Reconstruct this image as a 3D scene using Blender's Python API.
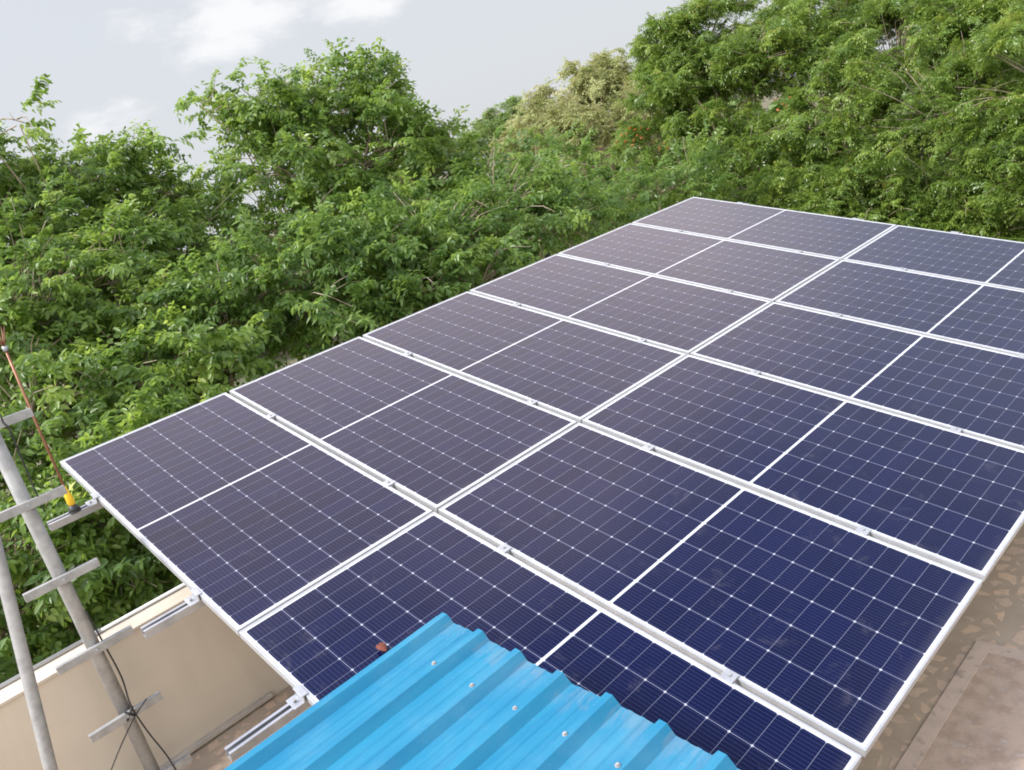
import bpy, math, random
import numpy as np
from mathutils import Vector, Matrix

C = bpy.context.scene
for o in list(bpy.data.objects): bpy.data.objects.remove(o)
col = C.collection
random.seed(7); rng = np.random.default_rng(11)

# ---------------------------------------------------------------- camera
cam = bpy.data.cameras.new('camera'); camo = bpy.data.objects.new('camera', cam); col.objects.link(camo)
cam.sensor_width = 36.0; cam.lens = 821.23 * 36 / 1024; cam.clip_start = .05; cam.clip_end = 3000
RW = [[0.6605634303943291, 0.7024081803155411, -0.26510130639260165],
      [0.028562595920678224, -0.3763620390304261, -0.9260322854464356],
      [-0.7502267207578968, 0.6041310816376584, -0.26867360059758605]]
m = Matrix(((RW[0][0], -RW[1][0], -RW[2][0], 5.694), (RW[0][1], -RW[1][1], -RW[2][1], -.932),
            (RW[0][2], -RW[1][2], -RW[2][2], 1.070), (0, 0, 0, 1)))
camo.matrix_world = m; C.camera = camo
C.render.resolution_x = 1024; C.render.resolution_y = 770

# ---------------------------------------------------------------- world, sun
SUN = Vector((-.28, -.60, .75)).normalized()
sun = bpy.data.lights.new('sun', 'SUN'); sun.energy = 2.4; sun.angle = math.radians(10); sun.color = (1, .955, .89)
suno = bpy.data.objects.new('sun', sun); col.objects.link(suno)
suno.rotation_euler = SUN.to_track_quat('Z', 'Y').to_euler(); suno.location = (0, 0, 20)
w = bpy.data.worlds.new('World'); C.world = w; w.use_nodes = True
nt = w.node_tree; N = nt.nodes; Lk = nt.links; N.clear()
def nd(nt, t, **k):
    n = nt.nodes.new(t)
    for a, b in k.items():
        if a in ('ins',):
            for i, v in b.items(): n.inputs[i].default_value = v
        else: setattr(n, a, b)
    return n
sky = nd(nt, 'ShaderNodeTexSky', sky_type='NISHITA', sun_disc=False)
sky.sun_elevation = math.asin(SUN.z); sky.sun_rotation = math.atan2(SUN.x, SUN.y)
sky.air_density = 1.0; sky.dust_density = 4.0; sky.ozone_density = 1.5
bg = nd(nt, 'ShaderNodeBackground'); bg.inputs[1].default_value = .12
out = nd(nt, 'ShaderNodeOutputWorld')
tc = nd(nt, 'ShaderNodeTexCoord')
hz = nd(nt, 'ShaderNodeMixRGB', blend_type='MIX'); hz.inputs[0].default_value = .90
hz.inputs[2].default_value = (3.12, 3.22, 3.38, 1)          # pale hazy monsoon sky over the clear-air sky
# the haze is brighter around the (veiled) sun
dt = nd(nt, 'ShaderNodeVectorMath', operation='DOT_PRODUCT'); Lk.new(tc.outputs['Generated'], dt.inputs[0]); dt.inputs[1].default_value = SUN
au = nd(nt, 'ShaderNodeMapRange', interpolation_type='SMOOTHSTEP'); Lk.new(dt.outputs['Value'], au.inputs[0])
for i_, v_ in ((1, .35), (2, .97), (3, 1.0), (4, 2.4)): au.inputs[i_].default_value = v_
sc_ = nd(nt, 'ShaderNodeVectorMath', operation='SCALE'); Lk.new(hz.outputs[0], sc_.inputs[0]); Lk.new(au.outputs[0], sc_.inputs['Scale'])
Lk.new(sky.outputs[0], hz.inputs[1])
def cloud(direction, size, stretch=(1, 1, 2.2)):
    """soft patch of cloud or added brightness around one direction of the sky"""
    sb = nd(nt, 'ShaderNodeVectorMath', operation='SUBTRACT'); sb.inputs[1].default_value = direction
    Lk.new(tc.outputs['Generated'], sb.inputs[0])
    mu = nd(nt, 'ShaderNodeVectorMath', operation='MULTIPLY'); mu.inputs[1].default_value = stretch
    Lk.new(sb.outputs[0], mu.inputs[0])
    ln = nd(nt, 'ShaderNodeVectorMath', operation='LENGTH'); Lk.new(mu.outputs[0], ln.inputs[0])
    mr = nd(nt, 'ShaderNodeMapRange', interpolation_type='SMOOTHSTEP'); Lk.new(ln.outputs['Value'], mr.inputs[0])
    mr.inputs[1].default_value = size; mr.inputs[2].default_value = 0; mr.inputs[3].default_value = 0; mr.inputs[4].default_value = 1
    return mr.outputs[0]
ns = nd(nt, 'ShaderNodeTexNoise'); ns.inputs['Scale'].default_value = 9; ns.inputs['Detail'].default_value = 9; ns.inputs['Roughness'].default_value = .58
mp = nd(nt, 'ShaderNodeMapping'); mp.inputs['Scale'].default_value = (1, 1, 2.4)
Lk.new(tc.outputs['Generated'], mp.inputs[0]); Lk.new(mp.outputs[0], ns.inputs['Vector'])
acc = None
for d, s, a in (((-.862, .466, .197), .20, 1.0), ((-.80, .555, .192), .15, .75), ((-.681, .725, .105), .10, .6), ((-.936, .319, .135), .13, .7), ((-.62, .74, .25), .3, .35), ((-.86, .45, .02), .5, .35)):
    v = cloud(d, s)
    mm = nd(nt, 'ShaderNodeMath', operation='MULTIPLY'); Lk.new(v, mm.inputs[0]); mm.inputs[1].default_value = a
    if acc is None: acc = mm.outputs[0]
    else:
        mx = nd(nt, 'ShaderNodeMath', operation='MAXIMUM'); Lk.new(acc, mx.inputs[0]); Lk.new(mm.outputs[0], mx.inputs[1]); acc = mx.outputs[0]
ad = nd(nt, 'ShaderNodeMath', operation='MULTIPLY_ADD'); Lk.new(acc, ad.inputs[0]); ad.inputs[1].default_value = .55; Lk.new(ns.outputs[0], ad.inputs[2])
cr = nd(nt, 'ShaderNodeMapRange', interpolation_type='SMOOTHSTEP'); Lk.new(ad.outputs[0], cr.inputs[0])
cr.inputs[1].default_value = .72; cr.inputs[2].default_value = 1.0; cr.inputs[3].default_value = 0; cr.inputs[4].default_value = .85
cm = nd(nt, 'ShaderNodeMixRGB'); Lk.new(cr.outputs[0], cm.inputs[0]); 
# clearer, bluer sky high overhead and a broad sunlit cloud bank above the frame to the left
sx = nd(nt, 'ShaderNodeSeparateXYZ'); Lk.new(tc.outputs['Generated'], sx.inputs[0])
n2 = nd(nt, 'ShaderNodeTexNoise'); n2.inputs['Scale'].default_value = 2.2; n2.inputs['Detail'].default_value = 7; Lk.new(tc.outputs['Generated'], n2.inputs['Vector'])
zn = nd(nt, 'ShaderNodeMath', operation='MULTIPLY_ADD'); Lk.new(n2.outputs[0], zn.inputs[0]); zn.inputs[1].default_value = .25; Lk.new(sx.outputs[2], zn.inputs[2])
hi = nd(nt, 'ShaderNodeMapRange', interpolation_type='SMOOTHSTEP'); Lk.new(zn.outputs[0], hi.inputs[0])
for i_, v_ in ((1, .60), (2, .92), (3, 0.0), (4, .75)): hi.inputs[i_].default_value = v_
zm = nd(nt, 'ShaderNodeMixRGB', blend_type='MULTIPLY'); Lk.new(hi.outputs[0], zm.inputs[0]); lb = nd(nt, 'ShaderNodeMapRange', interpolation_type='SMOOTHSTEP'); Lk.new(sx.outputs[2], lb.inputs[0])
for i_, v_ in ((1, .27), (2, .46), (3, 1.0), (4, 1.45)): lb.inputs[i_].default_value = v_
s2 = nd(nt, 'ShaderNodeVectorMath', operation='SCALE'); Lk.new(sc_.outputs[0], s2.inputs[0]); Lk.new(lb.outputs[0], s2.inputs['Scale'])
Lk.new(s2.outputs[0], zm.inputs[1]); zm.inputs[2].default_value = (.28, .38, .68, 1)
bk = nd(nt, 'ShaderNodeMath', operation='MULTIPLY_ADD'); Lk.new(cloud((-.78, .38, .45), .92, (1.25, .9, 1.0)), bk.inputs[0]); bk.inputs[1].default_value = 1.0
n3 = nd(nt, 'ShaderNodeMath', operation='MULTIPLY'); Lk.new(n2.outputs[0], n3.inputs[0]); n3.inputs[1].default_value = .38; Lk.new(n3.outputs[0], bk.inputs[2])
bm = nd(nt, 'ShaderNodeMapRange', interpolation_type='SMOOTHSTEP'); Lk.new(bk.outputs[0], bm.inputs[0])
for i_, v_ in ((1, .22), (2, .50), (3, 0.0), (4, 1.0)): bm.inputs[i_].default_value = v_
gt = nd(nt, 'ShaderNodeMapRange', interpolation_type='SMOOTHSTEP'); Lk.new(sx.outputs[2], gt.inputs[0])
for i_, v_ in ((1, .27), (2, .46), (3, 0.0), (4, 1.0)): gt.inputs[i_].default_value = v_
bg_ = nd(nt, 'ShaderNodeMath', operation='MULTIPLY'); Lk.new(bm.outputs[0], bg_.inputs[0]); Lk.new(gt.outputs[0], bg_.inputs[1])
g2 = nd(nt, 'ShaderNodeMapRange', interpolation_type='SMOOTHSTEP'); Lk.new(zn.outputs[0], g2.inputs[0])
for i_, v_ in ((1, .84), (2, 1.0), (3, 1.0), (4, 0.0)): g2.inputs[i_].default_value = v_
bh = nd(nt, 'ShaderNodeMath', operation='MULTIPLY'); Lk.new(bg_.outputs[0], bh.inputs[0]); Lk.new(g2.outputs[0], bh.inputs[1])
zc = nd(nt, 'ShaderNodeMixRGB'); Lk.new(bh.outputs[0], zc.inputs[0]); Lk.new(zm.outputs[0], zc.inputs[1]); zc.inputs[2].default_value = (8.9, 7.8, 7.4, 1)

b2 = nd(nt, 'ShaderNodeMixRGB'); Lk.new(cloud((.82, -.25, .45), .85, (1, .8, 1.1)), b2.inputs[0]); Lk.new(zc.outputs[0], b2.inputs[1]); b2.inputs[2].default_value = (12.5, 12.0, 11.4, 1)  # unseen bright sky patch behind the camera, added to light the wall and floor
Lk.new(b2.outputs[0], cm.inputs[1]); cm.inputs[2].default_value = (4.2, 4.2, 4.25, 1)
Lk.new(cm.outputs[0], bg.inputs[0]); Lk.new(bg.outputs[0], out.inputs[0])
vs = C.view_settings; vs.view_transform = 'Standard'; vs.look = 'None'; vs.exposure = 1.0; vs.gamma = 1.0; vs.use_curve_mapping = False
C.render.engine = 'CYCLES'; C.cycles.max_bounces = 6; C.cycles.diffuse_bounces = 4; C.cycles.glossy_bounces = 3
C.cycles.transmission_bounces = 4; C.cycles.filter_width = 1.85; C.cycles.transparent_max_bounces = 4

# ---------------------------------------------------------------- materials
def mat(name, base=(.5, .5, .5), rough=.6, metal=0., spec=.5):
    M = bpy.data.materials.new(name); M.use_nodes = True
    b = M.node_tree.nodes['Principled BSDF']
    b.inputs['Base Color'].default_value = (*base, 1); b.inputs['Roughness'].default_value = rough
    b.inputs['Metallic'].default_value = metal; b.inputs['Specular IOR Level'].default_value = spec
    return M, M.node_tree, b
class E:
    """tiny expression builder over Math nodes"""
    def __init__(s, nt, sock): s.nt = nt; s.s = sock
    def _op(s, op, *a):
        n = s.nt.nodes.new('ShaderNodeMath'); n.operation = op
        for i, v in enumerate((s,) + a):
            if isinstance(v, E): s.nt.links.new(v.s, n.inputs[i])
            else: n.inputs[i].default_value = v
        return E(s.nt, n.outputs[0])
    def __add__(s, o): return s._op('ADD', o)
    def __sub__(s, o): return s._op('SUBTRACT', o)
    def __mul__(s, o): return s._op('MULTIPLY', o)
    def __truediv__(s, o): return s._op('DIVIDE', o)
    def gt(s, o): return s._op('GREATER_THAN', o)
    def lt(s, o): return s._op('LESS_THAN', o)
    def abs(s): return s._op('ABSOLUTE')
    def fract(s): return s._op('FRACT')
    def floor(s): return s._op('FLOOR')
    def max(s, o): return s._op('MAXIMUM', o)
    def min(s, o): return s._op('MINIMUM', o)
    def pow(s, o): return s._op('POWER', o)
    def ramp(s, a, b, lo=0., hi=1., smooth=True):
        n = s.nt.nodes.new('ShaderNodeMapRange'); n.interpolation_type = 'SMOOTHSTEP' if smooth else 'LINEAR'
        s.nt.links.new(s.s, n.inputs[0])
        for i, v in enumerate((a, b, lo, hi)): n.inputs[i + 1].default_value = v
        return E(s.nt, n.outputs[0])
def noise(nt, vec, scale, detail=4, rough=.55, dist=0.):
    n = nt.nodes.new('ShaderNodeTexNoise'); n.inputs['Scale'].default_value = scale; n.inputs['Detail'].default_value = detail
    n.inputs['Roughness'].default_value = rough; n.inputs['Distortion'].default_value = dist
    if vec: nt.links.new(vec, n.inputs['Vector'])
    return E(nt, n.outputs['Fac'])
def mix(nt, f, a, b):
    n = nt.nodes.new('ShaderNodeMixRGB')
    for i, v in enumerate((f, a, b)):
        if isinstance(v, E): nt.links.new(v.s, n.inputs[i])
        elif hasattr(v, 'is_linked'): nt.links.new(v, n.inputs[i])
        elif isinstance(v, (int, float)): n.inputs[i].default_value = v
        else: n.inputs[i].default_value = (*v, 1)
    return n.outputs[0]
def coords(nt, kind='Object', scale=None):
    t = nt.nodes.new('ShaderNodeTexCoord'); s = t.outputs[kind]
    if scale:
        m = nt.nodes.new('ShaderNodeMapping'); m.inputs['Scale'].default_value = scale; nt.links.new(s, m.inputs[0]); s = m.outputs[0]
    return s
def sep(nt, s):
    n = nt.nodes.new('ShaderNodeSeparateXYZ'); nt.links.new(s, n.inputs[0]); return [E(nt, n.outputs[i]) for i in range(3)]
def bump(nt, b, h, strength=.3, dist=.01):
    n = nt.nodes.new('ShaderNodeBump'); n.inputs['Strength'].default_value = strength; n.inputs['Distance'].default_value = dist
    nt.links.new(h.s, n.inputs['Height']); nt.links.new(n.outputs[0], b.inputs['Normal'])
def noisy(name, c1, c2, scale=6, rough=.6, metal=0., lo=.35, hi=.7, bmp=0., kind='Object', c3=None, s3=40, f3=.4, stretch=None):
    M, nt, b = mat(name, c1, rough, metal)
    v = coords(nt, kind, stretch); n = noise(nt, v, scale, 6, .6)
    c = mix(nt, n.ramp(lo, hi), c1, c2)
    if c3 is not None: c = mix(nt, noise(nt, v, s3, 3).ramp(.55, .72) * f3, c, c3)
    nt.links.new(c, b.inputs['Base Color'])
    nt.links.new((n.ramp(.3, .7, rough - .08, rough + .1)).s, b.inputs['Roughness'])
    if bmp: bump(nt, b, noise(nt, v, scale * 8, 5, .65), bmp, .01)
    return M
PL, PW = 2.278, 1.134          # panel length and width
def panel_material():
    M, nt, b = mat('solar_cells', (.01, .014, .05), .09)
    v = coords(nt); x, y, z = sep(nt, v)
    mg = .022; hb = .007; L2 = PL / 2
    cl = (L2 - hb - mg) / 12; cw = (PW - 2 * mg) / 6
    xh = (x - L2).abs() - hb                                  # distance from the middle bar, both halves alike
    inside = xh.gt(0.) * xh.lt(cl * 12) * y.gt(mg) * y.lt(PW - mg)
    tx = (xh / cl); ty = ((y - mg) / cw)
    dx = (tx.fract() - .5).abs(); dy = (ty.fract() - .5).abs()
    ex = (dx * -1 + .5) * cl; ey = (dy * -1 + .5) * cw        # metres to the nearest cell edge
    gap = (ex.lt(.0010) * .7).max(ey.lt(.0014))
    dia = (ex + ey).lt(.0070)                                 # clipped cell corners leave small diamonds
    bus = (((y - mg) / (cw / 10)).fract() - .5).abs().lt(.062)
    oi = nt.nodes.new('ShaderNodeObjectInfo'); rnd = E(nt, oi.outputs['Random'])
    cmb = nt.nodes.new('ShaderNodeCombineXYZ'); nt.links.new((tx.floor() + x.gt(L2) * 17).s, cmb.inputs[0]); nt.links.new(ty.floor().s, cmb.inputs[1]); nt.links.new((rnd * 91).s, cmb.inputs[2])
    wn = nt.nodes.new('ShaderNodeTexWhiteNoise'); nt.links.new(cmb.outputs[0], wn.inputs['Vector']); cr = E(nt, wn.outputs['Value'])
    cell = mix(nt, cr, (.0010, .0024, .022), (.0018, .0038, .032))
    c = mix(nt, bus, cell, (.018, .028, .092))
    c = mix(nt, gap, c, (.19, .20, .27))
    c = mix(nt, dia, c, (.40, .42, .46))
    c = mix(nt, inside, (.52, .53, .54), c)
    # dust: broad veil plus a few dried splashes
    va = nt.nodes.new('ShaderNodeVectorMath'); va.operation = 'ADD'; nt.links.new(v, va.inputs[0])
    cb = nt.nodes.new('ShaderNodeCombineXYZ')
    for i in range(3): nt.links.new((rnd * (37 + 11 * i)).s, cb.inputs[i])
    nt.links.new(cb.outputs[0], va.inputs[1])
    n1 = noise(nt, va.outputs[0], 2.2, 5, .6); n2 = noise(nt, va.outputs[0], 7.0, 6, .65, .6); n3 = noise(nt, va.outputs[0], 60, 2)
    dust = n1.ramp(.3, .75, .0, .008) + n2.ramp(.58, .76) * .065 * n3.ramp(.3, .6, .6, 1) + rnd * .004 + x.ramp(PL - .07, PL - .01) * n1.ramp(.35, .6) * .05
    spk = noise(nt, va.outputs[0], 24, 3, .7, 1.4)
    dust = dust + spk.ramp(.68, .76) * .10 * n1.ramp(.50, .60)
    c = mix(nt, dust, c, (.40, .37, .35))
    nt.links.new(c, b.inputs['Base Color'])
    nt.links.new((n2.ramp(.5, .75, .10, .22)).s, b.inputs['Roughness'])
    b.inputs['Specular IOR Level'].default_value = .26
    b.inputs['Sheen Weight'].default_value = .05; b.inputs['Sheen Roughness'].default_value = .2; b.inputs['Sheen Tint'].default_value = (.80, .76, .80, 1)
    return M
M_cells = panel_material()
M_alu = noisy('anodised_aluminium', (.46, .47, .48), (.37, .38, .39), 9, .42, .3)
M_clamp = noisy('bright_clamp', (.44, .455, .47), (.36, .37, .39), 30, .35, .35)
M_galv = noisy('galvanised_steel', (.40, .40, .39), (.29, .29, .285), 14, .52, .3, c3=(.30, .27, .24), s3=22, f3=.35)
M_rail = noisy('rail_steel', (.42, .43, .45), (.32, .33, .35), 10, .42, .45)
M_dark = noisy('rail_slot_dark', (.03, .035, .06), (.06, .065, .09), 10, .5)
M_black = noisy('black_rubber', (.02, .02, .022), (.035, .035, .035), 20, .55)
M_copper = noisy('weathered_copper', (.34, .15, .09), (.22, .10, .065), 18, .45, .5, c3=(.16, .13, .10), s3=14, f3=.5)
M_yellow = noisy('yellow_tape', (.85, .55, .02), (.7, .40, .02), 40, .5)
M_wall = noisy('beige_plaster', (.60, .53, .43), (.56, .49, .395), 1.1, .85, bmp=.06, c3=(.48, .42, .34), s3=3.0, f3=.2)
def streaks(M, col, k=.35):
    nt = M.node_tree; b = nt.nodes['Principled BSDF']; l = b.inputs['Base Color'].links[0].from_socket
    v = coords(nt, 'Object', (1, 1, .10)); x, y, z = sep(nt, coords(nt))
    f = noise(nt, v, 7, 5, .65).ramp(.48, .72) * z.ramp(-.35, .85, .25, 1) * k
    nt.links.new(mix(nt, f, l, col), b.inputs['Base Color'])
streaks(M_wall, (.36, .31, .25), .5)
M_coping = noisy('cream_coping', (.54, .475, .385), (.46, .40, .32), 3, .8, bmp=.1, c3=(.45, .40, .33), s3=11, f3=.4)
M_conduit = noisy('white_conduit', (.60, .60, .58), (.58, .58, .56), 12, .45)
M_skirt = noisy('grey_conduit', (.50, .45, .39), (.40, .36, .31), 8, .7)
M_jbox = noisy('junction_box_black', (.02, .02, .02), (.03, .03, .03), 9, .4)
M_leafdry = noisy('dry_leaf', (.20, .05, .025), (.12, .03, .018), 60, .7)
M_conc = noisy('old_concrete', (.30, .27, .24), (.22, .20, .175), 3, .9, bmp=.3)
M_ochre = noisy('outer_plaster', (.50, .42, .32), (.42, .35, .27), .8, .9)
M_rust = noisy('rusty_iron', (.10, .05, .035), (.06, .04, .035), 8, .8)

def sheet_material():
    M, nt, b = mat('blue_painted_steel', (.05, .36, .62), .6, 0., .2)
    v = coords(nt); x, y, z = sep(nt, v)
    vs_ = coords(nt, 'Object', (3.0, .35, 3.0))
    st = noise(nt, vs_, 6, 5, .6)
    c = mix(nt, st.ramp(.3, .72), (.014, .162, .285), (.020, .195, .315))
    n2 = noise(nt, coords(nt, 'Object', (1.0, .35, 1.0)), 16, 6, .75, 1.0)
    edge = y.ramp(-.20, -.01)                                 # scuffs where the end was handled
    f = (n2 + edge * .20).ramp(.62, .80) * edge * z.lt(-.018) * .17
    c = mix(nt, f, c, (.34, .24, .20))
    n3 = noise(nt, v, 3.2, 5, .65)
    c = mix(nt, n3.ramp(.42, .72) * .14, c, (.22, .36, .42))  # thin chalky dust
    n4 = noise(nt, v, 130, 2)
    c = mix(nt, n4.ramp(.70, .76) * .3, c, (.35, .33, .30))
    nt.links.new(c, b.inputs['Base Color'])
    nt.links.new(n3.ramp(.3, .7, .55, .70).s, b.inputs['Roughness'])
    bump(nt, b, noise(nt, coords(nt, 'Object', (1, .4, 1)), 5, 2), .12, .01)
    return M
M_sheet = sheet_material()

def mosaic_material():
    M, nt, b = mat('broken_tile_mosaic', (.3, .25, .2), .8)
    v = coords(nt, 'Object')
    nz = nt.nodes.new('ShaderNodeTexNoise'); nz.inputs['Scale'].default_value = 9; nt.links.new(v, nz.inputs['Vector'])
    mv = nt.nodes.new('ShaderNodeVectorMath'); mv.operation = 'MULTIPLY_ADD'
    nt.links.new(nz.outputs['Color'], mv.inputs[0]); mv.inputs[1].default_value = (.09, .09, 0); nt.links.new(v, mv.inputs[2])
    vo = nt.nodes.new('ShaderNodeTexVoronoi'); vo.feature = 'DISTANCE_TO_EDGE'; vo.inputs['Scale'].default_value = 10.5; vo.inputs['Randomness'].default_value = .75
    v2 = nt.nodes.new('ShaderNodeTexVoronoi'); v2.feature = 'F1'; v2.inputs['Scale'].default_value = 10.5; v2.inputs['Randomness'].default_value = .75
    nt.links.new(mv.outputs[0], vo.inputs['Vector']); nt.links.new(mv.outputs[0], v2.inputs['Vector'])
    dd = E(nt, vo.outputs['Distance'])
    cs = nt.nodes.new('ShaderNodeSeparateColor'); nt.links.new(v2.outputs['Color'], cs.inputs[0]); r = E(nt, cs.outputs[0]); g = E(nt, cs.outputs[1])
    piece = (dd - r * .09).ramp(.10, .15) * g.gt(.12)
    n = noise(nt, v, 5, 6, .65)
    mort = mix(nt, n.ramp(.3, .7), (.49, .385, .28), (.41, .32, .23))
    tile = mix(nt, r, (.74, .52, .34), (.60, .45, .33))
    tile = mix(nt, noise(nt, v, 34, 4).ramp(.4, .7) * .45, tile, (.45, .36, .27))
    c = mix(nt, piece * .85, mort, tile)
    c = mix(nt, noise(nt, v, 1.7, 5).ramp(.5, .75) * .4, c, (.33, .27, .21))
    nt.links.new(c, b.inputs['Base Color']); bump(nt, b, piece + noise(nt, v, 60, 4) * .5, .25, .006)
    return M
M_mosaic = mosaic_material()
M_slab = noisy('rough_cement_screed', (.55, .405, .295), (.40, .285, .20), 13, .9, bmp=.35, c3=(.58, .49, .41), s3=26, f3=.55)
M_strip = noisy('cement_border', (.62, .48, .37), (.53, .41, .315), 9, .85, bmp=.2, c3=(.24, .19, .15), s3=20, f3=.5)
M_soil = noisy('soil', (.15, .12, .075), (.07, .09, .035), .6, .95, bmp=.4)
M_bark = noisy('grey_bark', (.17, .13, .095), (.26, .21, .155), 6, .9, bmp=.5)
M_twig = noisy('pale_twig', (.42, .34, .25), (.27, .21, .15), 5, .9)

def leaf_material(name, cols, trans=.52, rough=.36):
    """cols: list of (position, colour) read by each leaf's own random tint"""
    M = bpy.data.materials.new(name); M.use_nodes = True; nt = M.node_tree; nt.nodes.clear()
    at = nt.nodes.new('ShaderNodeAttribute'); at.attribute_name = 'tint'
    cr = nt.nodes.new('ShaderNodeValToRGB'); e = cr.color_ramp.elements
    while len(e) < len(cols): e.new(.5)
    for i, (p, c) in enumerate(cols): e[i].position = p; e[i].color = (*c, 1)
    nt.links.new(at.outputs['Fac'], cr.inputs[0])
    p = nt.nodes.new('ShaderNodeBsdfPrincipled'); p.inputs['Roughness'].default_value = rough; p.inputs['Specular IOR Level'].default_value = .5
    t = nt.nodes.new('ShaderNodeBsdfTranslucent'); hs = nt.nodes.new('ShaderNodeHueSaturation'); hs.inputs['Hue'].default_value = .485; hs.inputs['Value'].default_value = 1.5; hs.inputs['Saturation'].default_value = 1.05
    mx = nt.nodes.new('ShaderNodeMixShader'); mx.inputs[0].default_value = trans; o = nt.nodes.new('ShaderNodeOutputMaterial')
    nt.links.new(cr.outputs[0], p.inputs['Base Color']); nt.links.new(cr.outputs[0], hs.inputs['Color']); nt.links.new(hs.outputs[0], t.inputs[0])
    nt.links.new(p.outputs[0], mx.inputs[1]); nt.links.new(t.outputs[0], mx.inputs[2]); nt.links.new(mx.outputs[0], o.inputs[0])
    return M
M_leaf = leaf_material('broad_leaves', [(0, (0.074, 0.131, 0.036)), (.35, (0.132, 0.225, 0.049)), (.7, (0.222, 0.334, 0.065)), (.93, (0.362, 0.465, 0.116)), (1, (0.560, 0.587, 0.281))])
M_leaf2 = leaf_material('bushy_leaves', [(0, (0.071, 0.138, 0.036)), (.5, (0.142, 0.242, 0.054)), (1, (0.300, 0.416, 0.091))])
M_neem = leaf_material('neem_leaflets', [(0, (0.086, 0.153, 0.032)), (.4, (0.156, 0.249, 0.046)), (.8, (0.257, 0.346, 0.066)), (.97, (0.373, 0.433, 0.088)), (1, (0.529, 0.353, 0.102))], .4)
M_pale = leaf_material('dusty_pale_leaves', [(0, (0.212, 0.253, 0.088)), (.5, (0.320, 0.345, 0.132)), (.8, (0.428, 0.413, 0.194)), (1, (0.513, 0.483, 0.265))], .3, .7)
M_light = leaf_material('light_green_leaves', [(0, (0.125, 0.208, 0.056)), (.6, (0.209, 0.308, 0.087)), (1, (0.314, 0.362, 0.111))], .35)
M_orange = leaf_material('orange_petals', [(0, (0.440, 0.126, 0.030)), (1, (0.600, 0.234, 0.070))], .3, .6)

# ---------------------------------------------------------------- mesh helpers
class MB:
    def __init__(s): s.v = []; s.f = []; s.sm = []
    def quad_box(s, o, ax, ay, az):
        """box from corner o along three edge vectors"""
        o, ax, ay, az = map(Vector, (o, ax, ay, az)); n = len(s.v)
        for k in (0, 1):
            for j in (0, 1):
                for i in (0, 1): s.v.append(o + ax * i + ay * j + az * k)
        for f in ((0, 2, 3, 1), (4, 5, 7, 6), (0, 1, 5, 4), (2, 6, 7, 3), (0, 4, 6, 2), (1, 3, 7, 5)):
            s.f.append(tuple(n + i for i in f)); s.sm.append(False)
        return s
    def box(s, x0, x1, y0, y1, z0, z1): return s.quad_box((x0, y0, z0), (x1 - x0, 0, 0), (0, y1 - y0, 0), (0, 0, z1 - z0))
    def tube(s, pts, r, n=10, cap=True):
        pts = [Vector(p) for p in pts]; rs = r if isinstance(r, (list, tuple)) else [r] * len(pts); b = len(s.v)
        for i, p in enumerate(pts):
            t = (pts[min(i + 1, len(pts) - 1)] - pts[max(i - 1, 0)]).normalized()
            a = t.cross(Vector((0, 0, 1)) if abs(t.z) < .9 else Vector((1, 0, 0))).normalized(); c = t.cross(a)
            for k in range(n):
                q = 2 * math.pi * k / n; s.v.append(p + (a * math.cos(q) + c * math.sin(q)) * rs[i])
        for i in range(len(pts) - 1):
            for k in range(n):
                s.f.append((b + i * n + k, b + i * n + (k + 1) % n, b + (i + 1) * n + (k + 1) % n, b + (i + 1) * n + k)); s.sm.append(True)
        if cap:
            s.f.append(tuple(b + k for k in range(n))[::-1]); s.sm.append(False)
            e = b + (len(pts) - 1) * n; s.f.append(tuple(e + k for k in range(n))); s.sm.append(False)
        return s
    def extrude(s, prof, y0, y1, closed=True):
        """profile of (x, z) pairs swept along y"""
        b = len(s.v); n = len(prof)
        for y in (y0, y1):
            for x, z in prof: s.v.append(Vector((x, y, z)))
        for k in range(n if closed else n - 1):
            k2 = (k + 1) % n; s.f.append((b + k, b + k2, b + n + k2, b + n + k)); s.sm.append(False)
        if closed:
            s.f.append(tuple(b + k for k in range(n))[::-1]); s.f.append(tuple(b + n + k for k in range(n))); s.sm += [False, False]
        return s
    def build(s, name, material, parent=None, bevel=0.):
        me = bpy.data.meshes.new(name); me.from_pydata([tuple(v) for v in s.v], [], s.f)
        me.polygons.foreach_set('use_smooth', s.sm); me.materials.append(material); me.update()
        o = bpy.data.objects.new(name, me); col.objects.link(o)
        if parent: o.parent = parent
        if bevel:
            m = o.modifiers.new('edge', 'BEVEL'); m.width = bevel; m.segments = 2; m.limit_method = 'ANGLE'
        return o
def tag(o, label=None, cat=None, group=None, kind=None):
    for k, v in (('label', label), ('category', cat), ('group', group), ('kind', kind)):
        if v: o[k] = v
    return o
def empty(name, loc, rot=(0, 0, 0)):
    o = bpy.data.objects.new(name, None); o.empty_display_size = .2; o.location = loc; o.rotation_euler = rot; col.objects.link(o); return o

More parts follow.
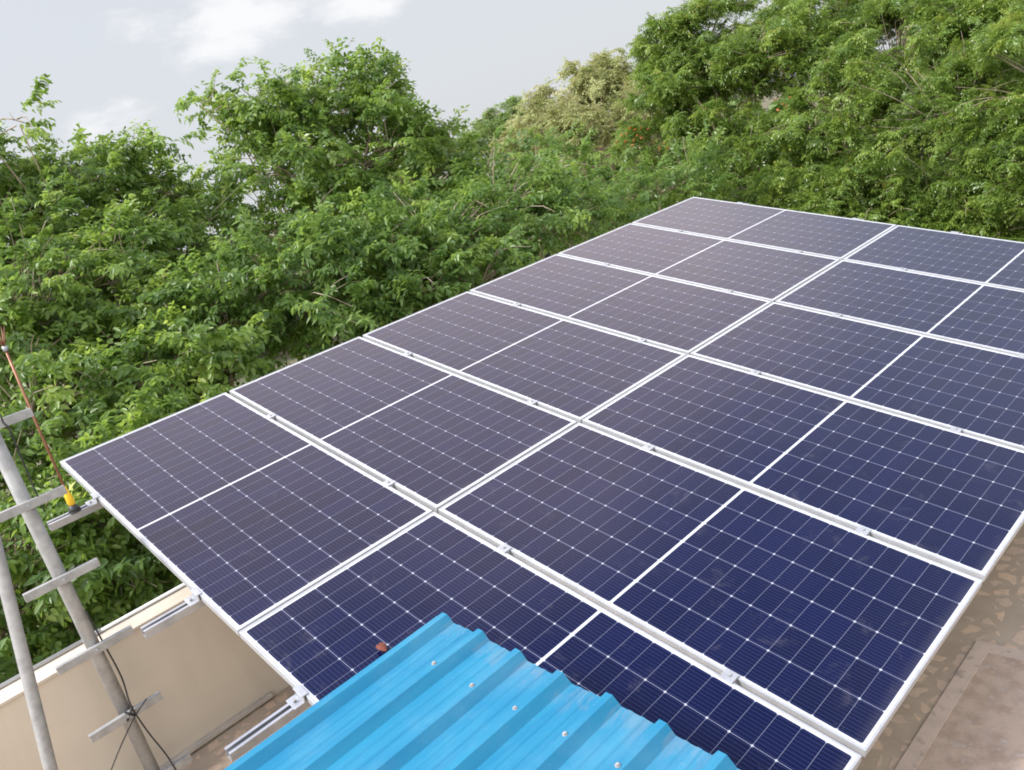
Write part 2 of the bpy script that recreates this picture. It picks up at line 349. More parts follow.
# ================================================================ SETTING
A = math.radians(15.0); CA, SA = math.cos(A), math.sin(A)
def P(u, v, n=0.): return Vector((CA * u + SA * n, v, -SA * u + CA * n))   # point of the tilted array
FZ = -1.8; GZ = -8.6
g = MB(); g.v = [Vector((x, y, GZ)) for x, y in ((-900, -900), (900, -900), (900, 900), (-900, 900))]; g.f = [(0, 1, 2, 3)]; g.sm = [False]
tag(g.build('ground', M_soil), kind='structure')
f = MB(); f.v = [Vector((x, y, FZ)) for x, y in ((.77, -6), (9.5, -6), (9.5, 7.5), (.77, 7.5))]; f.f = [(0, 1, 2, 3)]; f.sm = [False]
tag(f.build('terrace_floor', M_mosaic), kind='structure')
tag(MB().box(4.275, 9.4, -5.9, 2.585, FZ - .01, FZ + .005).build('floor_slab', M_slab), kind='structure')
st = MB().box(4.205, 4.275, -5.9, 2.655, FZ - .01, FZ + .007); st.box(4.275, 9.4, 2.585, 2.655, FZ - .01, FZ + .007)
tag(st.build('floor_border', M_strip), kind='structure')

b = empty('building', (5, 1, GZ)); tag(b, 'cream plastered building carrying the roof terrace under the solar panels', 'building')
def child_at(o, parent): o.parent = parent; o.matrix_parent_inverse = Matrix.Translation(-parent.location); return o
child_at(MB().box(.62, 9.5, -6, 7.5, GZ + .01, FZ - .02).build('wall', M_ochre), b)

# parapet on the high side
p = empty('parapet_wall', (.67, 0, FZ)); tag(p, 'beige plastered parapet wall with cream top beside the trees, lower left', 'parapet wall')
child_at(MB().box(.60, .77, -6, 7.5, FZ - .2, -.925).build('wall', M_wall), p)
child_at(MB().box(.575, .785, -6, 7.52, -.925, -.905).build('coping', M_coping, bevel=.004), p)
cd = MB().tube([(.60, -6, -.892), (.60, -.34, -.892)], .012, 8); cd.tube([(.60, -.30, -.892), (.60, 7.5, -.892)], .012, 8)
cd.tube([(.60, -.37, -.890), (.60, -.27, -.890)], .016, 8)
child_at(cd.build('conduit', M_conduit), p)
child_at(MB().box(.772, .80, -1.2, .42, FZ + .015, FZ + .045).build('skirting', M_skirt, bevel=.003), p)
q = empty('parapet_wall', (4, 7.6, FZ)); tag(q, 'beige parapet wall across the far end of the terrace behind the panels', 'parapet wall')
child_at(MB().box(.62, 9.5, 7.52, 7.66, FZ - .2, -1.34).build('wall', M_wall), q)
child_at(MB().box(.60, 9.5, 7.50, 7.69, -1.34, -1.30).build('coping', M_coping), q)

# ================================================================ ARRAY
ROWS, UP, VP = 6, 2.29, 1.1622
RAILS = (.60, 1.88, 2.80, 4.04)
def make_panel():
    root = empty('solar_panel', (0, 0, 0), (0, A, 0))
    t, h, lip = .0025, .035, .010
    fr = MB()
    fr.box(0, PL, 0, lip, -h, 0); fr.box(0, PL, PW - lip, PW, -h, 0)
    fr.box(0, lip, lip, PW - lip, -h, 0); fr.box(PL - lip, PL, lip, PW - lip, -h, 0)
    fr.build('frame', M_alu, root, bevel=.0012)
    MB().box(lip - .001, PL - lip + .001, lip - .001, PW - lip + .001, -.0065, -.0020).build('cell_sheet', M_cells, root)
    for k in (.3, .5, .7): MB().box(PL / 2 - .03, PL / 2 + .03, PW * k - .05, PW * k + .05, -.025, -.0067).build('junction_box', M_jbox, root)
    return root
def copy_tree(o, parent=None):
    c = o.copy(); col.objects.link(c)
    if parent: c.parent = parent
    for ch in list(o.children): copy_tree(ch, c)
    return c
rowname = ['row nearest the grey pole ladder', 'second row from the front', 'third row from the front', 'fourth row from the front',
           'fifth row from the front', 'farthest row']
special = {(0, 0): 'purplish solar panel at the left corner of the array beside the copper rod',
           (0, 1): 'dark navy solar panel half hidden under the corrugated blue roof sheet',
           (5, 0): 'solar panel at the far apex of the array, against the tree line',
           (1, 1): 'large navy solar panel in the second row, its right corner above the tan terrace floor'}
proto = make_panel()
for j in range(ROWS):
    for i in range(2):
        o = proto if (i, j) == (0, 0) else copy_tree(proto)
        dx = random.uniform(-.003, .003); dy = random.uniform(-.002, .002)
        if (i, j) == (0, 0): dx = dy = 0
        o.location = P(i * UP + dx, j * VP + dy, random.uniform(-.0015, .0015))
        side = 'upper left column' if i == 0 else 'lower right column'
        tag(o, special.get((j, i), 'solar panel in the %s, %s' % (rowname[j], side)), 'solar panel', 'solar panels of the roof array')

# steel mounting frame with its rails, clamps, rafters and legs
mf = empty('mounting_frame', P(0, 0, 0), (0, A, 0)); tag(mf, 'galvanised steel mounting frame whose rail ends stick out from under the solar panels', 'mounting frame')
def rail(u, v0, v1):
    w_, h_ = .044, .044; z1 = -.0352; z0 = z1 - h_
    x0, x1 = u - w_ / 2, u + w_ / 2; t = .003
    pr = [(x0, z0), (x1, z0), (x1, z1), (x1 - .013, z1), (x1 - .013, z1 - t), (x1 - t, z1 - t), (x1 - t, z0 + t), (x0 + t, z0 + t), (x0 + t, z1 - t), (x0 + .013, z1 - t), (x0 + .013, z1), (x0, z1)]
    MB().extrude(pr, v0, v1).build('rail', M_rail, mf)
ends = (-.275, -.275, -.335, -.30)
for u, e in zip(RAILS, ends): rail(u, e, ROWS * VP + .12)
def mid_clamp(u, v):
    m = MB().box(u - .028, u + .028, v - .026, v + .026, .0004, .0055)
    m.box(u - .028, u + .028, v - .0095, v + .0095, -.033, .0003)
    o = m.build('clamp', M_clamp, mf, bevel=.001)
    MB().tube([(u, v, .0056), (u, v, .0125)], .0065, 6).build('bolt', M_galv, o)
def end_clamp(u, v, s):
    m = MB().quad_box((u - .034, v + s * .012, .0006), (.068, 0, 0), (0, -s * .030, 0), (0, 0, .005))
    m.quad_box((u - .034, v - s * .006, -.0345), (.068, 0, 0), (0, -s * .006, 0), (0, 0, .035))
    m.quad_box((u - .034, v - s * .0125, -.0345), (.068, 0, 0), (0, -s * .045, 0), (0, 0, .006))
    o = m.build('clamp', M_clamp, mf, bevel=.001)
    MB().tube([(u, v - s * .036, -.028), (u, v - s * .036, -.016)], .007, 6).build('bolt', M_galv, o)
for u in RAILS:
    end_clamp(u, 0, 1); end_clamp(u, (ROWS - 1) * VP + PW, -1)
    for j in range(1, ROWS): mid_clamp(u, j * VP - (VP - PW) / 2)
for v in (.75, 3.5, 6.3):
    MB().box(.25, 4.35, v - .035, v + .035, -.159, -.0795).build('rafter', M_galv, mf)
    for u in (.9, 4.0):
        x, z = u, -.16
        top = P(u, v, -.16); foot = Vector((top.x, v, FZ)); inv = Matrix.Rotation(A, 4, 'Y').inverted()
        a_, b_ = inv @ top, inv @ foot
        m = MB().tube([a_, b_], .035, 10); o = m.build('leg', M_galv, mf)
        c_ = inv @ Vector((top.x, v, FZ + .012)); MB().tube([b_, c_], .09, 4).build('base_plate', M_galv, o)

# fallen leaf on the near panel, just beyond the blue sheet
lf = MB(); lc = P(2.868, .352, .001)
for k in range(9):
    s = k / 8; wd = .030 * math.sin(math.pi * min(1, .05 + s * .95)) ** .7
    for sgn in (-1, 0, 1):
        lf.v.append(lc + Vector((-.02 + .055 * s, sgn * wd * .7, .004 + (.007 if sgn else 0) + .008 * math.sin(s * 3) - SA * (-.03 + .08 * s))))
for k in range(8):
    a0 = k * 3; lf.f += [(a0, a0 + 1, a0 + 4, a0 + 3), (a0 + 1, a0 + 2, a0 + 5, a0 + 4)]; lf.sm += [True, True]
lo = lf.build('dry_leaf', M_leafdry); sm = lo.modifiers.new('thick', 'SOLIDIFY'); sm.thickness = .0012
tag(lo, 'rust red dry leaf lying on the near panel at the edge of the blue sheet', 'leaf')

# ================================================================ BLUE ROOF SHEET
sh = empty('corrugated_roof', (3.303, .395, -.444), (0, math.asin(.085), 0))
tag(sh, 'bright blue corrugated metal roof sheet overlapping the nearest panels', 'metal roof')
PT, HR = .1957, .030; LEN = 4.0; NR = 9
prof = [(-.060, -HR - .02), (-.056, -HR), (-.034, -HR)]
for k in range(NR):
    x = k * PT
    prof += [(x - .013, 0), (x + .013, 0), (x + .040, -HR)]
    if k < NR - 1:
        for c_ in (.076, .120): prof += [(x + c_ - .013, -HR), (x + c_ - .005, -HR + .0026), (x + c_ + .005, -HR + .0026), (x + c_ + .013, -HR)]
        prof += [(x + PT - .036, -HR)]
s_ = MB(); NY = 28
ys = [0 - LEN * k / NY for k in range(NY + 1)]
for y in ys:
    for i, (x, z) in enumerate(prof):
        wob = .0022 * math.sin(x * 3.1 + y * 1.7) + .0012 * math.sin(x * 17 + y * 5)
        s_.v.append(Vector((x, y + (.004 * math.sin(x * 9) if y == 0 else 0), z + wob)))
n_ = len(prof)
for a0 in range(NY):
    for i in range(n_ - 1):
        s_.f.append((a0 * n_ + i, (a0 + 1) * n_ + i, (a0 + 1) * n_ + i + 1, a0 * n_ + i + 1)); s_.sm.append(False)
so = s_.build('roof_sheet', M_sheet, sh); m_ = so.modifiers.new('thick', 'SOLIDIFY'); m_.thickness = .0009; m_.offset = -1
for y in (-.21, -1.35, -2.5, -3.7):
    for k in range(1, NR - 1):
        yy = y + .004 * k * (1 if y == -.21 else .2) + random.uniform(-.006, .006); x = k * PT - .006 + random.uniform(-.003, .003)
        m = MB().tube([(x, yy, .0006), (x, yy, .0030)], .0082, 12); m.tube([(x, yy, .0030), (x, yy, .0080)], .0052, 6)
        m.build('screw', M_galv, sh)
for y in (-.21, -1.35, -2.5, -3.7): MB().box(.0, (NR - 1) * PT, y - .02, y + .02, -HR - .045, -HR - .006).build('purlin', M_galv, sh)
for x in (.25, 1.4):
    for y in (-.9, -3.6):
        a_ = Vector((x, y, -HR - .05)); R_ = Matrix.Rotation(math.asin(.085), 4, 'Y'); wp = R_ @ a_ + Vector((3.303, .395, -.444))
        b_ = R_.inverted() @ (Vector((wp.x, wp.y, FZ)) - Vector((3.303, .395, -.444)))
        MB().tube([a_, b_], .03, 8).build('post', M_galv, sh)
for x in (.25, 1.4): MB().box(x - .02, x + .02, -3.9, -.05, -HR - .09, -HR - .047).build('beam', M_galv, sh)

# ================================================================ LADDER, PIPE, ROD, CABLES
LX, LY = 1.03, -.385
ld = empty('pole_ladder', (LX, LY, FZ)); tag(ld, 'grey steel pole with short cross rungs standing in front of the parapet', 'ladder')
MB().tube([(0, 0, 0), (0, 0, 2.9)], .0345, 20).build('pole', M_galv, ld)
MB().box(-.09, .09, -.09, .09, .0, .012).build('base_plate', M_galv, ld)
for k in range(7):
    z = .168 + .4235 * k
    y0, y1 = -.195, .185
    if k == 5: y1 = .19
    MB().box(.036, .066, y0 + random.uniform(-.012, .012), y1 + random.uniform(-.008, .008), z - .022, z + .022).build('rung', M_galv, ld, bevel=.002)
    MB().tube([(.064, 0, z), (.0745, 0, z)], .009, 6).build('bolt', M_rail, ld)
pp = empty('leaning_pipe', (1.477, -.945, FZ)); tag(pp, 'plain round grey pipe leaning at the left edge of the photo', 'pipe')
MB().tube([(0, 0, 0), (-.055, .09, .45), (-.237, .355, 1.79), (-.33, .51, 2.6)], .029, 20).build('pole', M_galv, pp)
MB().tube([(-.030, .052, .27), (-.052, .086, .44)], .033, 20).build('collar', M_conduit, pp)
def cable(name, pts, r, label, cat, mt=M_black):
    pts = [Vector(p) for p in pts]; fine = []
    for i in range(len(pts) - 1):
        p0, p1, p2, p3 = pts[max(i - 1, 0)], pts[i], pts[i + 1], pts[min(i + 2, len(pts) - 1)]
        for k in range(6):
            t = k / 6; fine.append(.5 * ((2 * p1) + (p2 - p0) * t + (2 * p0 - 5 * p1 + 4 * p2 - p3) * t * t + (3 * p1 - p0 - 3 * p2 + p3) * t ** 3))
    fine.append(pts[-1]); o = MB().tube(fine, r, 7).build(name, mt); tag(o, label, cat); return o
cable('black_cable', [(LX + .02, LY + .036, -.58), (LX + .03, LY + .045, -.80), (LX + .045, LY + .05, -1.0), (LX + .07, LY + .03, -1.16), (LX + .07, LY + .05, -1.35), (LX + .07, LY + .085, -1.55), (LX + .06, LY + .10, FZ + .012)], .0045,
      'black cable running down beside the grey ladder pole', 'cable')
cable('black_cable', [(LX + .075, LY + .11, -1.17), (LX + .08, LY, -1.24), (LX + .10, LY - .18, -1.40), (LX + .15, LY - .38, -1.62), (LX + .2, LY - .5, FZ + .01)], .0035,
      'thin black cable sagging away to the left from the ladder pole', 'cable')
tie = MB().tube([(LX + .069, LY - .015, -1.225), (LX + .071, LY + .035, -1.165)], .006, 7)
tie.tube([(LX + .071, LY + .03, -1.225), (LX + .073, LY - .01, -1.17)], .006, 7)
tag(tie.build('cable_tie', M_black), 'black tie knotted round the pole and its low rung', 'cable tie')
cable('black_cable', [(LX + .07, LY + .06, .53), (LX + .072, LY + .055, .49), (LX + .08, LY + .065, .44), (LX + .06, LY + .06, .25), (LX + .05, LY + .055, .0)], .004,
      'thin black wire hanging from the topmost visible rung of the ladder pole', 'cable')

rd = empty('lightning_rod', P(.60, -.126, -.035), (0, 0, 0)); tag(rd, 'copper lightning rod with yellow taped foot on the rail end', 'lightning rod')
MB().tube([(0, 0, .045), (-.004, .008, .5), (0, .022, .985)], .007, 10).build('rod', M_copper, rd)
fo = MB().tube([(0, 0, -.006), (0, 0, .004)], .034, 14); fo.tube([(0, 0, .004), (0, 0, .022), (0, 0, .042)], [.034, .026, .016], 14); fo.build('foot', M_black, rd)
MB().tube([(0, 0, .040), (0, 0, .060), (0, 0, .10), (0, 0, .13), (0, 0, .155)], [.018, .021, .019, .013, .009], 12).build('tape', M_yellow, rd)
MB().tube([(0, .0215, .962), (0, .022, .99)], .0135, 12).build('collar', M_clamp, rd)
for k, (ax, ay) in enumerate(((-.028, -.03), (.02, .035), (0, .002), (.03, -.028), (-.03, .03))):
    MB().tube([(0, .022, .985), (ax * .5, .022 + ay * .5, 1.03), (ax, .022 + ay, 1.09 if k != 2 else 1.12)], [.0045, .0035, .0012], 6).build('spike', M_copper, rd)

# ================================================================ TREES
def nrm(a): return a / np.maximum(np.linalg.norm(a, axis=-1, keepdims=True), 1e-9)
def leaves(base, d, up, L, Wd, six=True):
    """leaf blades: base points, directions, rough normals -> verts, faces, per-face leaf index"""
    n = len(base); side = nrm(np.cross(d, up)); nn = nrm(np.cross(side, d)); L = L[:, None]; Wd = Wd[:, None]
    if six:
        v = np.stack([base, base + d * L * .35 + side * Wd * .5 - nn * Wd * -.12, base + d * L * .72 + side * Wd * .36 - nn * L * .04, base + d * L - nn * L * .16,
                      base + d * L * .72 - side * Wd * .36 - nn * L * .04, base + d * L * .35 - side * Wd * .5 - nn * Wd * -.12], 1)
        f = np.array([[0, 3, 2, 1], [0, 5, 4, 3]])
        return v.reshape(-1, 3), (f[None] + 6 * np.arange(n)[:, None, None]).reshape(-1, 4), np.repeat(np.arange(n), 2)
    v = np.stack([base, base + d * L * .5 + side * Wd * .5, base + d * L - nn * L * .1, base + d * L * .5 - side * Wd * .5], 1)
    return v.reshape(-1, 3), (np.array([[0, 1, 2, 3]])[None] + 4 * np.arange(n)[:, None, None]).reshape(-1, 4), np.arange(n)
def tpl_broad(r, leafL, leafW, ln=.42, nside=4, six=True):
    bs, ds, us = [], [], []
    def twig(o, dirv, length, k):
        for i in range(k):
            s = (i + 1) / k; p = o + dirv * length * s + np.array([0, 0, -.30 * length * s * s])
            t = dirv + np.array([0, 0, -.6 * s]); sd = np.cross(t, [0, 0, 1.]); sd /= np.linalg.norm(sd) + 1e-9
            sgn = 1 if i % 2 else -1
            d = t * .5 + sd * sgn * r.uniform(.45, .9) + np.array([0, 0, -r.uniform(.05, .9)]) + r.normal(0, .34, 3)
            bs.append(p); ds.append(d); us.append(np.array([0, 0, 1.]) + r.normal(0, .35, 3) + t * .4)
    twig(np.zeros(3), np.array([1, 0, .15]), ln, 9)
    for q in range(nside):
        s = r.uniform(.15, .8); a = r.uniform(-1.1, 1.1); o = np.array([ln * s, 0, .15 * ln * s - .3 * ln * s * s])
        twig(o, np.array([math.cos(a), math.sin(a), r.uniform(-.3, .35)]), ln * r.uniform(.35, .6), 6)
    bs = np.array(bs); n = len(bs)
    return leaves(bs, nrm(np.array(ds)), nrm(np.array(us)), leafL * r.uniform(.7, 1.15, n), leafW * r.uniform(.75, 1.1, n), six)
def tpl_pinnate(r, ln=.26, nr=8, npair=7, lL=.065, lW=.020):
    bs, ds, us = [], [], []
    for q in range(nr):
        a = r.uniform(-2.2, 2.2); e = r.uniform(-.35, .75); dv = np.array([math.cos(a) * math.cos(e), math.sin(a) * math.cos(e), math.sin(e)])
        l = ln * r.uniform(.7, 1.15); o = np.array([r.uniform(-.12, .06), 0, 0])
        for i in range(npair):
            s = .15 + .85 * i / (npair - 1); p = o + dv * l * s + np.array([0, 0, -.55 * l * s * s]); t = dv + np.array([0, 0, -1.1 * s])
            sd = np.cross(t, [0, 0, 1.]); sd /= np.linalg.norm(sd) + 1e-9
            for sg in (-1, 1):
                bs.append(p); ds.append(t * .55 + sd * sg * .8 + np.array([0, 0, -.35]) + r.normal(0, .12, 3)); us.append(np.array([0, 0, 1.]) + r.normal(0, .3, 3))
    bs = np.array(bs); n = len(bs)
    return leaves(bs, nrm(np.array(ds)), nrm(np.array(us)), lL * r.uniform(.75, 1.2, n), lW * r.uniform(.8, 1.2, n), False)
def np_mesh(name, v, f, tint, material, parent):
    me = bpy.data.meshes.new(name); me.vertices.add(len(v)); me.vertices.foreach_set('co', v.astype(np.float32).ravel())
    me.loops.add(len(f) * 4); me.loops.foreach_set('vertex_index', f.astype(np.int32).ravel())
    me.polygons.add(len(f)); me.polygons.foreach_set('loop_start', np.arange(0, len(f) * 4, 4, dtype=np.int32))
    me.update(calc_edges=True)
    at = me.attributes.new('tint', 'FLOAT', 'FACE'); at.data.foreach_set('value', tint.astype(np.float32))
    me.materials.append(material); o = bpy.data.objects.new(name, me); col.objects.link(o)
    if parent: child_at(o, parent)
    return o
def scatter(r, tpls, pos, dirs, scale, tilt=.35):
    vs, fs, ts = [], [], []; off = 0
    which = r.integers(0, len(tpls), len(pos))
    for k, (tv, tf, ti) in enumerate(tpls):
        idx = np.where(which == k)[0]
        if not len(idx): continue
        d = dirs[idx]; yaw = np.arctan2(d[:, 1], d[:, 0]) + r.normal(0, .5, len(idx)); pit = np.clip(np.arcsin(np.clip(d[:, 2], -1, 1)) * .7, -.6, 1.0) + r.normal(0, tilt, len(idx))
        rol = r.normal(0, .35, len(idx))
        cy, sy, cp, sp, cr_, sr = np.cos(yaw), np.sin(yaw), np.cos(pit), np.sin(pit), np.cos(rol), np.sin(rol)
        X = np.stack([cy * cp, sy * cp, sp], 1); Y0 = np.stack([-sy, cy, 0 * cy], 1); Z0 = np.cross(X, Y0)
        Y = Y0 * cr_[:, None] + Z0 * sr[:, None]; Z = np.cross(X, Y)
        Rm = np.stack([X, Y, Z], 2) * scale[idx][:, None, None]                     # columns
        v = np.einsum('nij,kj->nki', Rm, tv) + pos[idx][:, None, :]
        f = tf[None] + (len(tv) * np.arange(len(idx)))[:, None, None] + off
        base = r.beta(2, 2.2, len(idx)); t = np.clip(base[:, None] * .75 + r.beta(1.6, 2.2, (len(idx), ti.max() + 1))[:, ti] * .42 - .06, 0, 1)
        vs.append(v.reshape(-1, 3)); fs.append(f.reshape(-1, 4)); ts.append(t.ravel()); off += v.shape[0] * v.shape[1]
    return np.concatenate(vs), np.concatenate(fs), np.concatenate(ts)
def rot_noise(r, k=5):
    fr = r.normal(0, 1, (k, 3)) * 2.4; ph = r.uniform(0, 6.28, k)
    return lambda d: np.sin(d @ fr.T + ph).sum(1) / k
def make_tree(name, trunk_xy, lobes, label, cat, tpls, lmat, dens=150, seed=1, clip=None, sc=(.8, 1.25), twigs=.35, tr=.16, bark=None, inner=.35, twigmat=None, group=None, stragglers=.05, droop=.0, clump=(12, .26)):
    r = np.random.default_rng(seed); root = empty(name, (trunk_xy[0], trunk_xy[1], GZ)); tag(root, label, cat, group)
    lob = np.array(lobes); c = lob[:, :3]; R = lob[:, 3]
    pos, dirs, lid = [], [], []
    for i in range(len(lob)):
        n = int(dens * R[i] ** 2) + 6
        d = nrm(r.normal(0, 1, (n, 3))); d[:, 2] = np.where(d[:, 2] < -.3, -d[:, 2] * .6, d[:, 2]); d = nrm(d)
        fn = rot_noise(r); rad = R[i] * (.86 + .42 * fn(d)) * np.where(r.random(n) < inner, r.uniform(.25, .8, n), r.uniform(.82, 1.04, n))
        st_ = r.random(n) < stragglers; rad = np.where(st_, rad * r.uniform(1.1, 1.3, n), rad)
        q = c[i] + d * rad[:, None] * np.array([1, 1, .92])
        if clump[0] > 1:                                     # gather the sprigs into puffs on the crown's surface
            nk = max(3, n // clump[0]); ctr = q[:nk] + d[:nk] * R[i] * .04; w_ = r.integers(0, nk, n); lone = r.random(n) < .16
            qq = ctr[w_] + nrm(r.normal(0, 1, (n, 3))) * (clump[1] * r.uniform(.35, 1, n))[:, None] * np.array([1, 1, .75]); q = np.where(lone[:, None], q, qq)
            d = np.where(lone[:, None], d, nrm(nrm(qq - ctr[w_]) + d[w_] * .8 + np.array([0, 0, .25])))
        pos.append(q); dirs.append(nrm(d + np.array([0, 0, -droop]) + r.normal(0, .3, (n, 3)))); lid += [i] * n
    pos = np.concatenate(pos); dirs = np.concatenate(dirs); lid = np.array(lid)
    if clip is not None:
        k = clip(pos); pos, dirs, lid = pos[k], dirs[k], lid[k]
    v, f, t = scatter(r, tpls, pos, dirs, r.uniform(*sc, len(pos)))
    if clip is not None:                                     # no leaf may reach into the array or the wall
        fc = v[f[:, 0]]; ok = clip(fc, True); f, t = f[ok], t[ok]
    np_mesh('crown', v, f, t, lmat, root)
    # trunk, limbs, twigs
    top = c.mean(0); zt = min(GZ + (top[2] - GZ) * .55, top[2] - 1.2); tb = MB()
    tx, ty = trunk_xy; pth = []
    for s in np.linspace(0, 1, 7): pth.append((tx + .15 * math.sin(s * 4 + seed), ty + .12 * math.cos(s * 3 + seed), GZ + (zt - GZ) * s))
    tb.tube(pth, [tr * (1.5 - .0 if s == 0 else 1.15 - .45 * s / 6) for s in range(7)], 10)
    child_at(tb.build('trunk', bark or M_bark), root)
    bb = MB(); fork = Vector(pth[-1])
    def curve(a, b, r0, r1, n, sag=0., k=6):
        a, b = Vector(a), Vector(b); L = (b - a).length; j = Vector(r.normal(0, 1, 3)) * L * .07; pts = []
        for s in range(k + 1):
            q = s / k; p_ = a.lerp(b, q) + j * math.sin(math.pi * q) + Vector((0, 0, 1)) * sag * L * math.sin(math.pi * q); pts.append(p_)
        bb.tube(pts, [r0 + (r1 - r0) * s / k for s in range(k + 1)], n, False)
    for i in range(len(lob)): curve(fork, c[i], tr * .5 * min(1., (R[i] / .8) ** 1.3), .006 + .02 * R[i], 6, .10)
    for i in range(len(pos)):
        if r.random() < twigs:
            a = c[lid[i]] + (pos[i] - c[lid[i]]) * r.uniform(0, .5) + r.normal(0, .05, 3); curve(a, pos[i] + dirs[i] * .22, .011, .003, 3, r.uniform(-.05, .15), 4)
    child_at(bb.build('branches', twigmat or M_twig), root)
    return root
rA = np.random.default_rng(5)
TB = [tpl_broad(rA, .076, .037, .33, 6) for _ in range(7)]
TB2 = [tpl_broad(rA, .085, .042, .36, 6, False) for _ in range(6)]
TS = [tpl_broad(rA, .085, .034, .36, 4, False) for _ in range(6)]
TN = [tpl_pinnate(rA, .17, 12, 5, .052, .021) for _ in range(7)]
TF = [tpl_pinnate(rA, .34, 9, 5, .10, .042) for _ in range(5)]
TG = [tpl_broad(rA, .2, .10, .7, 3, False) for _ in range(5)]

def clip_left(p, tight=False):
    m_ = .03 if tight else .30
    near = (p[:, 1] < 7.6) & (p[:, 2] > -1.25)
    beyond_wall = p[:, 0] < (.56 - m_)
    return beyond_wall & ~(near & (p[:, 1] > -.35) & (p[:, 0] > -.06 - m_))
def clip_back(p, tight=False): return p[:, 1] > (7.75 if tight else 8.0)
T1=[(-4.12,0.94,0.63,1.28),(-3.89,1.81,0.32,1.16),(-2.70,0.37,-0.26,1.10),(-2.69,1.38,-0.29,0.94),(-1.46,-0.04,-1.00,1.00),(-1.09,0.65,-0.77,0.79),(-1.00,0.15,-1.36,0.70),(-1.12,-0.64,-1.24,0.88),(-2.63,2.23,-0.25,0.68),(-0.33,0.62,-1.14,0.48)]
T2=[(-6.16,1.80,2.03,0.74),(-5.97,2.51,2.09,0.56),(-5.84,2.96,1.83,0.67),(-6.23,3.69,1.57,0.65),(-5.66,1.45,1.12,1.20),(-5.39,2.47,0.79,1.20),(-5.10,3.29,0.58,0.85),(-6.32,0.88,2.16,1.19),(-5.51,1.64,2.63,0.20),(-5.40,1.97,2.83,0.13)]
T3=[(-5.30,5.91,2.19,0.86),(-5.56,5.48,2.18,0.67),(-5.65,5.24,2.57,0.44),(-4.90,6.54,2.08,0.67),(-5.22,5.15,1.43,0.91),(-4.71,6.00,1.30,1.14),(-4.26,6.63,0.87,0.84),(-4.86,4.74,0.48,1.24),(-3.82,5.44,0.04,1.19),(-6.11,4.51,1.20,0.29),(-5.87,4.75,2.80,0.24),(-6.01,4.46,2.78,0.13),(-5.92,4.84,2.05,0.21),(-4.38,7.28,1.27,0.38),(-4.67,6.80,2.39,0.22),(-5.21,5.95,2.74,0.22),(-3.46,6.81,0.49,0.73)]
T4=[(-2.60,2.44,0.17,0.71),(-2.32,3.07,0.16,0.88),(-2.32,4.05,-0.04,0.81),(-2.30,5.01,0.15,0.85),(-2.56,6.29,0.22,0.80),(-3.00,7.30,0.23,0.66),(-2.08,3.39,-0.29,0.55),(-1.69,4.88,-0.34,0.58),(-2.19,6.63,-0.18,0.56),(-1.67,4.05,-0.31,0.49)]
T7=[(-6.17,11.20,0.01,1.04),(-4.83,11.03,-0.44,0.88),(-4.10,11.62,-0.50,0.88),(-4.04,9.02,-0.48,0.77),(-4.07,10.31,-0.73,0.73),(-3.51,12.05,-0.59,0.78)]
T6=[(-14.90,20.88,1.23,1.39),(-13.74,21.91,1.75,1.39),(-12.73,22.74,1.39,1.32),(-17.16,21.47,0.95,1.25),(-12.67,20.20,0.51,1.71),(-11.37,21.27,0.69,1.36),(-11.49,23.66,0.62,1.46)]
T5=[(-21.87,25.20,2.29,0.93),(-22.54,24.48,2.04,0.65),(-21.16,25.95,1.57,1.02)]
T5b=[(-29.16,25.92,1.32,1.71),(-27.45,28.00,1.35,1.39),(-30.26,24.43,0.53,2.14),(-25.42,30.18,0.53,2.14)]
T8=[(-5.72,14.61,2.22,0.56),(-5.03,15.11,1.68,0.89),(-5.04,15.08,2.39,0.61),(-5.77,14.61,1.56,0.71),(-4.52,15.40,2.52,0.56),(-5.34,14.93,0.98,1.18),(-6.16,14.30,0.29,0.99),(-4.63,15.40,0.96,1.18),(-3.69,15.01,1.39,0.86),(-4.59,14.55,-0.16,1.25),(-5.97,14.38,-0.66,0.85),(-5.25,13.96,-1.33,0.91),(-6.54,13.82,-1.36,0.71)]
T9=[(-4.50,13.18,-1.50,0.90),(-3.04,13.43,-1.48,0.93),(-2.01,13.70,-1.87,1.02),(-3.38,16.12,0.96,1.53),(-2.83,17.93,1.61,1.76),(-2.39,15.02,-0.28,1.53),(-1.38,14.65,-1.15,1.26),(-2.97,14.63,-1.08,1.09),(-4.29,16.41,1.36,0.97),(-3.68,14.94,-0.41,1.01),(-4.05,17.31,2.03,0.76),(-4.03,13.89,-1.68,0.98),(-2.71,13.79,-2.11,1.05),(-1.64,13.98,-2.37,1.03),(-3.64,14.23,-1.09,0.98)]
T10=[(-1.24,14.63,-2.93,1.17),(-0.14,14.45,-3.22,1.14),(0.87,14.70,-3.55,1.24),(-1.39,14.02,-1.84,1.02),(-0.28,14.17,-2.38,1.01),(0.64,14.25,-2.51,1.00),(-1.74,16.88,0.24,1.76),(-0.37,17.41,0.76,1.88),(-0.12,15.22,-0.60,1.58),(0.68,14.61,-1.66,1.01),(-0.31,14.25,-1.68,0.91),(1.60,15.03,-0.61,1.82),(1.42,14.77,-1.98,1.21),(-2.11,18.23,1.57,1.51),(1.28,17.87,0.59,2.12),(-0.42,13.99,-2.69,1.01),(0.58,14.29,-2.99,1.01),(1.41,14.47,-3.25,1.21)]
def tree(*a, **k): return make_tree(*a, **k)
tree('leafy_tree', (-3.0, .4), T1, 'big bright green broad-leaved tree leaning over the parapet, nearest at lower left', 'tree', TB, M_leaf, 235, 21, clip_left, twigs=.4, droop=.35)
